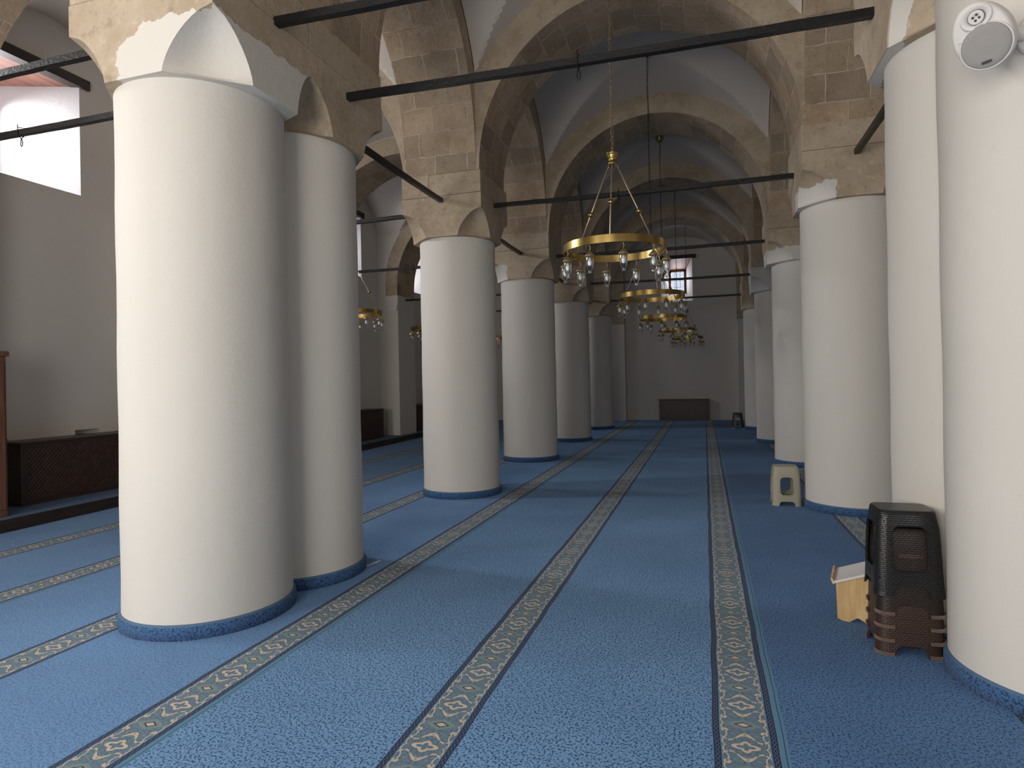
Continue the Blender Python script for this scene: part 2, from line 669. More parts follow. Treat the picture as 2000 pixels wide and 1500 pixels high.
# ------------------------------------------------------------------ floor
bm = bmesh.new()
NX, NY = 64, 110
X0, X1, Y0_, Y1_ = XW - .1, XRW + .1, YN - .1, YF + .1
for j in range(1):
    quad(bm, (X0, Y0_, 0), (X1, Y0_, 0), (X1, Y1_, 0), (X0, Y1_, 0))
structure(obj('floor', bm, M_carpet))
# raised carpeted ledge along the left wall, with its wooden fascia
def ledge_x(y):
    return -7.08 - .030 * max(0, y - 4)
bm = bmesh.new()
for i in range(20):
    ya, yb = YN + (YF - YN) * i / 20, YN + (YF - YN) * (i + 1) / 20
    quad(bm, (XW - .1, ya, .13), (ledge_x(ya), ya, .13), (ledge_x(yb), yb, .13), (XW - .1, yb, .13))
structure(obj('floor', bm, M_skirt))
bm = bmesh.new()
for i in range(20):
    ya, yb = YN + (YF - YN) * i / 20, YN + (YF - YN) * (i + 1) / 20
    xa, xb = ledge_x(ya) + .02, ledge_x(yb) + .02
    quad(bm, (xa, ya, -.01), (xb, yb, -.01), (xb, yb, .132), (xa, ya, .132))
    quad(bm, (xa, ya, .132), (xb, yb, .132), (xb - .03, yb, .132), (xa - .03, ya, .132))
structure(obj('trim_1', bm, M_darkwood))


# ------------------------------------------------------------------ walls with openings
def wall_grid(bm, f, us, zs, holes):
    """f(u, z) -> point; cells whose middle is inside a hole are left out"""
    for a, b in zip(us, us[1:]):
        for c, d in zip(zs, zs[1:]):
            mu, mz = (a + b) / 2, (c + d) / 2
            if any(h[0] < mu < h[1] and h[2] < mz < h[3] for h in holes):
                continue
            quad(bm, f(a, c), f(b, c), f(b, d), f(a, d))


WZ0, WZ1 = 4.16, 5.66      # inner opening of a high window
def window(n, f, uc, w_in, z_in, w_out, z_out, depth, lintel=True, shift=0.0):
    """splayed window: f(u, d, z) with d the depth into the wall"""
    root = bpy.data.objects.new('window_%d' % n, None)
    COL.objects.link(root)
    root['kind'] = 'structure'
    a0, a1, b0, b1 = uc - w_in / 2, uc + w_in / 2, uc + shift - w_out / 2, uc + shift + w_out / 2
    bm = bmesh.new()
    N = 4
    quad(bm, f(a0, 0, z_in[0]), f(a0, 0, z_in[1]), f(b0, depth, z_out[1]), f(b0, depth, z_out[0]))
    quad(bm, f(a1, 0, z_in[1]), f(a1, 0, z_in[0]), f(b1, depth, z_out[0]), f(b1, depth, z_out[1]))
    quad(bm, f(a0, 0, z_in[0]), f(b0, depth, z_out[0]), f(b1, depth, z_out[0]), f(a1, 0, z_in[0]))
    obj('reveal', bm, M_reveal, root)
    bm = bmesh.new()
    quad(bm, f(a0, 0, z_in[1]), f(a1, 0, z_in[1]), f(b1, depth, z_out[1]), f(b0, depth, z_out[1]))
    obj('lintel_boards', bm, M_soffitwood, root)
    if lintel:
        bm = bmesh.new()
        pts = [f(u, d, z) for z in (z_in[1] - .01, z_in[1] + .12) for d in (.10, -.045) for u in (a0 - .12, a1 + .13)]
        vs = [bm.verts.new(p) for p in pts]
        for idx in ((0, 2, 3, 1), (4, 5, 7, 6), (0, 1, 5, 4), (2, 6, 7, 3), (0, 4, 6, 2), (1, 3, 7, 5)):
            bm.faces.new([vs[i] for i in idx])
        bmesh.ops.recalc_face_normals(bm, faces=bm.faces)
        obj('lintel_beam', bm, M_beam, root)
    # wooden frame, mullions and pane at the outer end
    def bar(bm, u0, u1, z0, z1, d0, d1):
        vs = [bm.verts.new(f(u, d, z)) for z in (z0, z1) for d in (d0, d1) for u in (u0, u1)]
        for idx in ((0, 2, 3, 1), (4, 5, 7, 6), (0, 1, 5, 4), (2, 6, 7, 3), (0, 4, 6, 2), (1, 3, 7, 5)):
            bm.faces.new([vs[i] for i in idx])
    bm = bmesh.new()
    t = .055
    d0, d1 = depth - .07, depth + .01
    z0, z1 = z_out
    bar(bm, b0 - .02, b0 + t, z0, z1, d0, d1)
    bar(bm, b1 - t, b1 + .02, z0, z1, d0, d1)
    bar(bm, b0 - .02, b1 + .02, z0 - .02, z0 + t, d0, d1)
    bar(bm, b0 - .02, b1 + .02, z1 - t, z1 + .02, d0, d1)
    bmesh.ops.recalc_face_normals(bm, faces=bm.faces)
    fr = obj('window_frame', bm, M_winframe, root)
    bm = bmesh.new()
    for i in (1, 2):
        u = b0 + (b1 - b0) * i / 3
        bar(bm, u - .008, u + .008, z0, z1, depth - .01, depth + .005)
    for i in (1, 2, 3):
        z = z0 + (z1 - z0) * i / 4
        bar(bm, b0, b1, z - .008, z + .008, depth - .01, depth + .005)
    bmesh.ops.recalc_face_normals(bm, faces=bm.faces)
    obj('grille', bm, M_white_pl, root)
    bm = bmesh.new()
    quad(bm, f(b0, depth - .03, z0), f(b1, depth - .03, z0), f(b1, depth - .03, z1), f(b0, depth - .03, z1))
    obj('pane', bm, M_pane, root)
    return root


# left wall
holes = [(y - .62, y + .50, WZ0, WZ1) for y in WIN_Y]
slots = [(5.0, 5.46, .70, .915), (6.31, 6.66, .70, .945)]      # two gaps in the plaster above the radiator cover
us = sorted({YN, YF, *[h[0] for h in holes + slots], *[h[1] for h in holes + slots]})
bm = bmesh.new()
wall_grid(bm, lambda u, z: (XW, u, z), us, [0, .70, .915, .945, WZ0, WZ1, 7.2], holes + slots)
for a, b, c, d in slots:
    for q in (((XW, a, c), (XW - .2, a, c), (XW - .2, a, d), (XW, a, d)), ((XW, b, c), (XW - .2, b, c), (XW - .2, b, d), (XW, b, d)),
              ((XW, a, c), (XW, b, c), (XW - .2, b, c), (XW - .2, a, c)), ((XW, a, d), (XW, b, d), (XW - .2, b, d), (XW - .2, a, d)),
              ((XW - .2, a, c), (XW - .2, b, c), (XW - .2, b, d), (XW - .2, a, d))):
        quad(bm, *q)
structure(obj('wall_left', bm, M_wallpl))
for i, y in enumerate(WIN_Y):
    window(i + 1, lambda u, d, z: (XW - d, u, z), y - .06, 1.12, (WZ0, WZ1), .62, (4.5, 5.62), 1.0, True, -.22)
# far wall
bm = bmesh.new()
fh = (-1.40, -.34, 4.14, 5.63)
wall_grid(bm, lambda u, z: (u, YF, z), [XW, fh[0], fh[1], XRW], [0, fh[2], fh[3], 7.2], [fh])
structure(obj('wall_far', bm, M_wallpl))
window(8, lambda u, d, z: (u, YF + d, z), -.87, 1.06, (fh[2], fh[3]), .56, (4.55, 5.36), .92)
# right wall
bm = bmesh.new()
quad(bm, (XRW, YN, 0), (XRW, YF, 0), (XRW, YF, 7.2), (XRW, YN, 7.2))
structure(obj('wall_right', bm, M_wallpl))
# wall behind the camera with its three tall glazed openings
bm = bmesh.new()
dh = [(-7.1, -4.9, .7, 3.8), (-2.8, -.4, .7, 3.8), (2.8, 4.4, .7, 3.8)]
us = sorted({XW, XRW, *[h[0] for h in dh], *[h[1] for h in dh]})
wall_grid(bm, lambda u, z: (u, YN, z), us, [0, .7, 3.8, 7.2], dh)
structure(obj('wall_near', bm, M_wallpl))
for i, h in enumerate(dh):
    root = bpy.data.objects.new('window_%d' % (9 + i), None)
    COL.objects.link(root)
    root['kind'] = 'structure'
    bm = bmesh.new()
    for a in range(4):
        u = h[0] + (h[1] - h[0]) * a / 3
        box(bm, u - .03, u + .03, YN - .04, YN + .03, .7, 3.8)
    for z in (.7, 2.25, 3.8):
        box(bm, h[0], h[1], YN - .035, YN + .025, z - .03, z + .03)
    obj('window_frame', bm, M_winframe, root)
# roof slab above the vaults
bm = bmesh.new()
quad(bm, (XW - 1.2, YN - .3, 7.2), (XRW + .3, YN - .3, 7.2), (XRW + .3, YF + 1.2, 7.2), (XW - 1.2, YF + 1.2, 7.2))
structure(obj('ceiling', bm, M_vault))


# ------------------------------------------------------------------ vaults
def vault(x0, x1, y0, y1, zc1, r1, ze=1.19, zs=4.15, zt=2.25, lift=.10, cxm=None):
    cx = (x0 + x1) / 2 if cxm is None else cxm
    cy = (y0 + y1) / 2
    hy = (y1 - y0) / 2
    hx = (x1 - x0) / 2
    bm = bmesh.new()
    nx, ny = 72, 56
    grid = []
    for j in range(ny + 1):
        row = []
        y = y0 + (y1 - y0) * j / ny
        ty = min(1, abs(y - cy) / (hy * ze))
        z2 = zs + zt * math.sqrt(max(0, 1 - ty * ty))
        for i in range(nx + 1):
            x = x0 + (x1 - x0) * i / nx
            dx = abs(x - cx)
            z1 = zc1 + math.sqrt(max(0, r1 * r1 - dx * dx))
            z = max(z1, z2) + lift * max(0, math.cos(PI / 2 * (x - cx) / hx)) * max(0, math.cos(PI / 2 * (y - cy) / hy))
            row.append(bm.verts.new((x, y, min(z, 7.1))))
        grid.append(row)
    for j in range(ny):
        for i in range(nx):
            bm.faces.new((grid[j][i], grid[j + 1][i], grid[j + 1][i + 1], grid[j][i + 1]))
    o = obj('ceiling', bm, M_vault)
    auto_smooth(o, 22)
    structure(o)
    return o


NX0, NX1 = XA + .50, XR - .50
for (ya, yb) in bay_edges:
    vault(NX0, NX1, ya, yb, 4.18, 2.21)
    vault(XW, XA - .50, ya, yb, 4.02, 2.30, cxm=-5.64)
    vault(XR + .50, XRW, ya, yb, 4.02, 2.30, cxm=4.05)


# ------------------------------------------------------------------ arches
def arch_profile(c, a, zs, h, n=40, ex=2.0):
    """intrados points from one springing to the other: super-ellipse half widths a, rise h"""
    pts = []
    for i in range(n + 1):
        t = PI * i / n
        ct, st = math.cos(t), math.sin(t)
        pts.append((c - a * math.copysign(abs(ct) ** (2 / ex), ct), zs + h * abs(st) ** (2 / ex)))
    return pts


def build_arch(axis, c, a, lo, hi, zs_l, zs_r, zc, h, ring=.36, ztop=7.0, label='', group=None, spandrel=M_stone, wall_side=0, ex=2.0, ends=None):
    """axis 'x': the arch spans along x, its thickness runs lo..hi in y; 'y' the other way round."""
    pts = arch_profile(c, a, zc, h, ex=ex)
    pts = [(pts[0][0], zs_l)] + pts + [(pts[-1][0], zs_r)] if zs_l < zc or zs_r < zc else pts
    def P(s, d, z):
        return (s, d, z) if axis == 'x' else (d, s, z)
    ctr = P(c, (lo + hi) / 2, zc)
    root = thing('stone_arch', label, 'arch', ctr, 0, group)
    C0 = Vector(ctr)
    # soffit
    bm = bmesh.new()
    uvl = bm.loops.layers.uv.new('UVMap')
    s = 0
    nd = 4
    prev = None
    for p, q in zip(pts, pts[1:]):
        ln = math.hypot(q[0] - p[0], q[1] - p[1])
        for k in range(nd):
            da, db = lo + (hi - lo) * k / nd, lo + (hi - lo) * (k + 1) / nd
            vs = [bm.verts.new(Vector(P(*x)) - C0) for x in ((p[0], da, p[1]), (p[0], db, p[1]), (q[0], db, q[1]), (q[0], da, q[1]))]
            f = bm.faces.new(vs)
            for lp, uv in zip(f.loops, ((da, s), (db, s), (db, s + ln), (da, s + ln))):
                lp[uvl].uv = uv
        s += ln
    bmesh.ops.remove_doubles(bm, verts=bm.verts, dist=1e-5)
    o = obj('soffit', bm, M_blocks, root)
    auto_smooth(o, 40)
    # ring faces + spandrel faces on both sides
    bmr, bms = bmesh.new(), bmesh.new()
    for side in (lo, hi):
        for p, q in zip(pts, pts[1:]):
            def outp(t):
                if t[1] < zc - 1e-4:
                    return (t[0] - math.copysign(ring, c - t[0]), t[1])
                vx, vz = t[0] - c, (t[1] - zc) * a / h
                L = math.hypot(vx, vz) or 1
                return (t[0] + ring * vx / L, t[1] + ring * vz / L)
            po, qo = outp(p), outp(q)
            f1 = [Vector(P(*x)) - C0 for x in ((p[0], side, p[1]), (q[0], side, q[1]), (qo[0], side, qo[1]), (po[0], side, po[1]))]
            try:
                bmr.faces.new([bmr.verts.new(v) for v in f1])
            except ValueError:
                pass
            if abs(qo[0] - po[0]) > 1e-4:
                f2 = [Vector(P(*x)) - C0 for x in ((po[0], side, po[1]), (qo[0], side, qo[1]), (qo[0], side, ztop), (po[0], side, ztop))]
                bms.faces.new([bms.verts.new(v) for v in f2])
        # flanks beyond the ring
        for sgn, e in ((-1, pts[0]), (1, pts[-1])):
            far = (ends[0] if sgn < 0 else ends[1]) if ends else e[0] + sgn * (ring + .15)
            xo = e[0] + sgn * ring
            if (far - xo) * sgn > 0.002:
                zb = e[1] if e[1] < 3.9 else ZI + .001
                f3 = [Vector(P(*x)) - C0 for x in ((xo, side, zb), (far, side, zb), (far, side, ztop), (xo, side, ztop))]
                bms.faces.new([bms.verts.new(v) for v in f3])
    for b_ in (bmr, bms):
        bmesh.ops.remove_doubles(b_, verts=b_.verts, dist=1e-5)
        bmesh.ops.recalc_face_normals(b_, faces=b_.faces)
    obj('arch_ring', bmr, M_stone, root)
    obj('spandrel', bms, spandrel, root)
    return root


ORD = ['first', 'second', 'third', 'fourth', 'fifth', 'sixth']
LINES = [(2.88, 4.82)] + [(y - .5, y + .5) for y in YC]
ncx, nca = (XA + .53 + XR - .52) / 2, (XR - .52 - XA - .53) / 2
for i, (lo, hi) in enumerate(LINES):
    build_arch('x', ncx, nca, lo, hi, ZI, ZI, 4.18, 1.87, .35,
               label='%s stone arch over the main aisle, counted from the near double columns' % ORD[i].capitalize(), ends=(XA, XR))
    build_arch('x', -5.64, 1.96, lo, hi, 3.78, 4.0, 4.05, 1.92, .34,
               label='%s stone arch over the window-side aisle, counted from the near end' % ORD[i].capitalize(),
               spandrel=M_wallpl, ends=(XW, XA))
    build_arch('x', 4.05, 1.96, lo, hi, 4.0, 3.78, 4.05, 1.92, .34,
               label='%s stone arch over the hidden aisle beyond the loudspeaker, counted from the near end' % ORD[i].capitalize(),
               spandrel=M_wallpl, ends=(XR, XRW))
SEG = [(YN, 2.88)] + [(a[1], b[0]) for a, b in zip(LINES, LINES[1:])] + [(LINES[-1][1], YF)]
for i, (a, b) in enumerate(SEG):
    if i == 0:
        continue
    c_ = (a + b) / 2
    hw = (b - a) / 2 - .0
    build_arch('y', c_, hw, XA - .49, XA + .49, ZI, ZI, 4.15, 1.88, .30,
               label='%s lengthwise arch of the left arcade, counted from the near end' % ORD[i - 1].capitalize(), ex=2.15)
    build_arch('y', c_, hw, XR - .49, XR + .49, ZI, ZI, 4.15, 1.88, .30,
               label='%s lengthwise arch of the right arcade, counted from the near end' % ORD[i - 1].capitalize(), ex=2.15)


# ------------------------------------------------------------------ columns
def gcurve(t):
    return 1 - max(0, 1 - t ** 1.5) ** .6


def capital_bm(x0, x1, y0, y1, cx, cy, w0=.22):
    """block whose four lower corners are scooped away; local coordinates about (cx, cy)"""
    bm = bmesh.new()
    rows = []
    NT, NA = 12, 6
    for it in range(NT + 1):
        t = it / NT
        g = gcurve(t)
        z = ZC + (ZF - ZC) * t
        ring_ = []
        corners = [(x0, y0), (x1, y0), (x1, y1), (x0, y1)]
        for ci, (X, Y) in enumerate(corners):
            wx = w0 + (abs(X - cx) - w0) * g
            wy = w0 + (abs(Y - cy) - w0) * g
            px = (cx + math.copysign(wx, X - cx), Y)
            py = (X, cy + math.copysign(wy, Y - cy))
            a, b = (py, px) if ci in (0, 2) else (px, py)
            L = math.hypot(a[0] - b[0], a[1] - b[1])
            nx_, ny_ = -math.copysign(1, X - cx) / math.sqrt(2), -math.copysign(1, Y - cy) / math.sqrt(2)
            for k in range(NA + 1):
                u = k / NA
                bow = .24 * L * math.sin(PI * u) * (t ** .4 if t > 0 else 0)
                ring_.append((a[0] + (b[0] - a[0]) * u + nx_ * bow - cx, a[1] + (b[1] - a[1]) * u + ny_ * bow - cy, z))
        rows.append([bm.verts.new(v) for v in ring_])
    rows.append([bm.verts.new((v.co.x, v.co.y, ZJ - .003)) for v in rows[-1]])
    n = len(rows[0])
    for a, b in zip(rows, rows[1:]):
        for i in range(n):
            j = (i + 1) % n
            try:
                bm.faces.new((a[i], a[j], b[j], b[i]))
            except ValueError:
                pass
    bm.faces.new(rows[0][::-1])
    bm.faces.new(rows[-1])
    bmesh.ops.remove_doubles(bm, verts=bm.verts, dist=1e-4)
    bmesh.ops.dissolve_degenerate(bm, edges=bm.edges, dist=1e-4)
    bmesh.ops.recalc_face_normals(bm, faces=bm.faces)
    return bm


def column(cx, cy, rb, label, x0, x1, y0, y1, capmat, impost=True, group=None, impmat=None, lift=0.0):
    t = thing('column', label, 'column', (cx, cy, 0), 0, group)
    bm = bmesh.new()
    prof = [(rb, 0.0)]
    for i in range(15):
        q = i / 14
        prof.append((rb * (1 - .014 * q) + .0025 * math.sin(q * 23 + cx), .085 + (ZC + lift - .085) * q))
    lathe(bm, prof, 128)
    obj('shaft', bm, M_plaster, t, smooth=True)
    bm = bmesh.new()
    lathe(bm, [(rb + .004, 0), (rb + .022, .0), (rb + .020, .07), (rb + .014, .078)], 96)
    lathe(bm, [(rb + .014, .078), (rb + .010, .088), (rb, .089)], 96, mi=1)
    o = obj('carpet_skirting', bm, [M_skirt, M_skirt_edge], t, smooth=True)
    bm = capital_bm(x0, x1, y0, y1, cx, cy)
    o = obj('capital', bm, capmat, t)
    if lift:
        o.location.z = lift
        o.scale.z = 1.0
        for v in o.data.vertices:
            if v.co.z > ZF + .02:
                v.co.z -= lift
    auto_smooth(o, 32)
    if impost:
        bm = bmesh.new()
        box(bm, x0 - cx + .003, x1 - cx - .003, y0 - cy + .003, y1 - cy - .003, ZJ + .003, ZI, 0, .006)
        obj('impost_block', bm, impmat or M_stone, t)
    return t


P_A1 = mat_patchy('capital_half_plastered', [(1, 0, 0, 3.335), (.65, 0, -1, 3.54 + .65 * 3.31), (0, 0, -1, 3.665)])
P_R1 = mat_patchy('capital_edge_plastered', [(0, 0, -1, 3.72), (1, 0, 0, -(XR - .538), 0), (-1, 0, 0, 1.12)])
P_R2 = mat_patchy('capital_corner_plastered', [(0, 0, -1, 3.535), (-1, 0, 0, 1.36), (0, -1, 0, 7.75)])
P_low = mat_patchy('capital_low_plastered', [(0, 0, -1, 3.57)])
P_A3 = mat_patchy('capital_side_plastered', [(-1, 0, 0, -3.42), (0, 0, -1, 3.62)])
M_palest = mat_plaster('capital_plastered', (0.60, 0.58, 0.55))
H = .545
A_ = [
    (-3.216, 3.427, .521, 'Wide white round column standing nearest, its top partly plastered white', (XA - H, XA + H, 2.88, 3.80), P_A1),
    (-3.165, 4.293, .516, 'White round column fused to the back of the nearest wide one, capital bare stone', (XA - H, XA + H, 3.80, 4.83), M_stone),
    (-3.169, 7.867, .512, 'White round column with bare tan stone capital, standing just past the fused pair', None, M_stone),
    (-3.190, 11.429, .512, 'White round column half hidden by the tan-capped one before it, one capital corner plastered', None, P_A3),
    (-3.190, 15.10, .512, 'Grey-looking round column fourth along the left arcade, beside the hanging ring lamps', None, M_stone),
    (-3.150, 18.77, .512, 'Dim narrow-looking round column at the far end of the left arcade', None, M_stone),
]
for cx, cy, r, lab, ext, cm in A_:
    e = ext or (XA - H, XA + H, cy - H, cy + H)
    column(cx, cy, r, lab, *e, cm)
R_ = [
    (1.655, 3.60, .502, 'White round column carrying the loudspeaker, cut off by the picture edge', (XR - H + .06, XR + H, 3.06, 3.66), P_R1),
    (1.575, 4.25, .500, 'White round column squeezed behind the loudspeaker column, beside the stack of dark stools', (XR - H, XR + H, 3.66, 4.80), P_R1),
    (1.570, 7.78, .500, 'White round column with the beige stool standing against it', None, P_R2),
    (1.615, 11.43, .500, 'White round column directly behind the one with the beige stool', None, P_low),
    (1.600, 15.11, .500, 'Narrow-looking round column with fully plastered capital, third behind the beige stool', None, M_palest),
    (1.568, 18.79, .500, 'Farthest round column of the right arcade, beside the small black stool', None, M_stone),
]
for cx, cy, r, lab, ext, cm in R_:
    e = ext or (XR - H, XR + H, cy - H, cy + H)
    column(cx, cy, r, lab, *e, cm, lift=.22 if 'loudspeaker, cut' in lab else 0.0)

# stone cores above the columns between the springing arches
for Xc in (XA, XR):
    for (lo, hi) in LINES:
        bm = bmesh.new()
        box(bm, Xc - .50, Xc + .50, lo + .002, hi - .002, ZI, 7.0)
        o = obj('wall_pier', bm, M_stone)
        structure(o)


# wall pilasters
def pilaster(x0, x1, y0, y1, label, z0=0.0, stone_from=None, sides=(1,)):
    t = thing('wall_pilaster', label, 'pilaster', ((x0 + x1) / 2, (y0 + y1) / 2, z0))
    cx, cy = (x0 + x1) / 2, (y0 + y1) / 2
    bm = bmesh.new()
    box(bm, x0 - cx, x1 - cx, y0 - cy, y1 - cy, -.01, (3.40 if stone_from else 3.78) - z0, 0, .006)
    obj('shaft', bm, M_plaster, t)
    bm = bmesh.new()
    if stone_from:
        box(bm, x0 - cx, x1 - cx, y0 - cy, y1 - cy, 3.40 - z0, 7.0 - z0)
        obj('stone_head', bm, M_stone, t)
    else:
        box(bm, x0 - cx, x1 - cx - .005, y0 - cy + .005, y1 - cy - .005, 3.78 - z0, 7.0 - z0)
        obj('upper_wall', bm, M_wallpl, t)
        # little scooped bracket on each face
        for yy, s in ((y0 - cy, -1), (y1 - cy, 1)):
            bm = bmesh.new()
            xf = x1 - cx
            a = bm.verts.new((xf - .10, yy, 3.64 - z0))
            b_ = bm.verts.new((xf - .34, yy + s * .0, 3.38 - z0))
            c2 = bm.verts.new((xf - .02, yy + s * .07, 3.38 - z0))
            d = bm.verts.new((xf, yy, 3.38 - z0))
            e = bm.verts.new((xf, yy, 3.64 - z0))
            bm.faces.new((a, b_, c2))
            bm.faces.new((a, c2, e))
            bm.faces.new((e, c2, d))
            bm.faces.new((b_, d, c2))
            bmesh.ops.recalc_face_normals(bm, faces=bm.faces)
            obj('bracket', bm, M_wallpl, t)
    return t


for i, (lo, hi) in enumerate(LINES):
    names = ['nearest', 'second', 'third', 'fourth', 'fifth']
    pilaster(XW - .02, -7.60, lo + .02, hi - .02, 'White square pilaster on the window wall above the dark ledge, %s of five' % names[i], .12)
    if i:
        pilaster(6.03, XRW + .02, lo + .02, hi - .02, 'White square pilaster on the wall beyond the loudspeaker columns, %s of five' % names[i], 0)
for xc, lab in ((XA, 'Square half-pier against the end wall, closing the left arcade'), (XR, 'Square half-pier against the end wall, closing the right arcade')):
    pilaster(xc - .5, xc + .5, YF - .35, YF + .02, lab, 0, True)


# ------------------------------------------------------------------ iron tie rods
def rod(p0, p1, label, hook=None, th=.026):
    p0, p1 = Vector(p0), Vector(p1)
    c = (p0 + p1) / 2
    t = thing('tie_rod', label, 'tie rod', c)
    bm = bmesh.new()
    d = p1 - p0
    n = 24
    rows = []
    ax = Vector((0, 1, 0)) if abs(d.x) > abs(d.y) else Vector((1, 0, 0))
    for i in range(n + 1):
        q = p0 + d * i / n - c
        w = Vector((0, 0, random.uniform(-.002, .002) - .012 * math.sin(PI * i / n)))
        rows.append([bm.verts.new(q + w + ax * a * th + Vector((0, 0, b * th))) for a, b in ((-1, -1), (1, -1), (1, 1), (-1, 1))])
    for a, b in zip(rows, rows[1:]):
        for k in range(4):
            j = (k + 1) % 4
            bm.faces.new((a[k], a[j], b[j], b[k]))
    bm.faces.new(rows[0][::-1])
    bm.faces.new(rows[-1])
    obj('bar', bm, M_iron, t)
    if hook is not None:
        bm = bmesh.new()
        h = p0 + d * hook - c
        s = th + .004
        loop = [h + Vector((0, -s, s)), h + Vector((0, s, s + .02)), h + Vector((0, s, -s)), h + Vector((0, .004, -s - .03)), h + Vector((.014, .004, -s - .06)),
                h + Vector((.012, .004, -s - .095)), h + Vector((0, .004, -s - .108)), h + Vector((-.012, .004, -s - .09)), h + Vector((-.004, .004, -s - .035)), h + Vector((0, -s, -s)), h + Vector((0, -s, s + .03))]
        path_tube(bm, loop, .005, 6)
        obj('hook', bm, M_iron, t)
    return t


nx0, nx1 = XA + H - .03, XR - H + .03
rod((nx0, 3.44, 3.87), (nx1, 3.44, 3.80), 'Black iron tie rod highest in view, from the nearest wide column')
rod((nx0, 4.29, 3.745), (nx1, 4.29, 3.70), 'Black iron tie rod with a small hook, crossing in front of the nearest chandelier chain', .50)
LR = ['Black iron tie rod behind the nearest chandelier, ending at the beige stool column', 'Black iron tie rod second behind the nearest chandelier',
      'Black iron tie rod third behind the nearest chandelier, passing before the lit end window', 'Black iron tie rod farthest over the main aisle, just before the end wall']
for i, y in enumerate(YC):
    rod((nx0, y + .02, 3.825), (nx1, y + .02, 3.80), LR[i], .45 if i == 0 else None)
LL = ['nearest, reaching in from the picture corner', 'second, carrying a wire loop before the bright window jamb', 'third, ending at the bare stone capital', 'fourth, with a hook, above the brass ring lamp',
      'fifth, above the pilaster bracket', 'farthest']
for i, (y, z) in enumerate(((3.43, 3.94), (4.29, 3.955), (YC[0] + .03, 3.81), (YC[1], 3.83), (YC[2], 3.70), (YC[3], 3.72))):
    rod((-7.62, y, z), (XA - H + .03, y, z), 'Black iron tie rod, window-side aisle, %s' % LL[i], {1: .37, 3: .52}.get(i))
segs = [(4.80, YC[0] - H), (YC[0] + H, YC[1] - H), (YC[1] + H, YC[2] - H), (YC[2] + H, YC[3] - H)]
LG = ['between the fused pair and the tan-capped column', 'past the tan-capped column', 'third along', 'fourth along']
for i, (a, b) in enumerate(segs):
    rod((XA + .02, a - .02, 3.82), (XA + .02, b + .02, 3.80), 'Black iron tie rod running lengthwise, left arcade, %s' % LG[i])
LG2 = ['slanting onto the capital above the beige stool', 'second along', 'third along', 'fourth along']
for i, (a, b) in enumerate(segs):
    rod((XR - .02, a - .02, 3.82), (XR - .02, b + .02, 3.80), 'Black iron tie rod running lengthwise, right arcade, %s' % LG2[i])


# ------------------------------------------------------------------ chandeliers
RZ = 2.735        # ring height
RR = .485


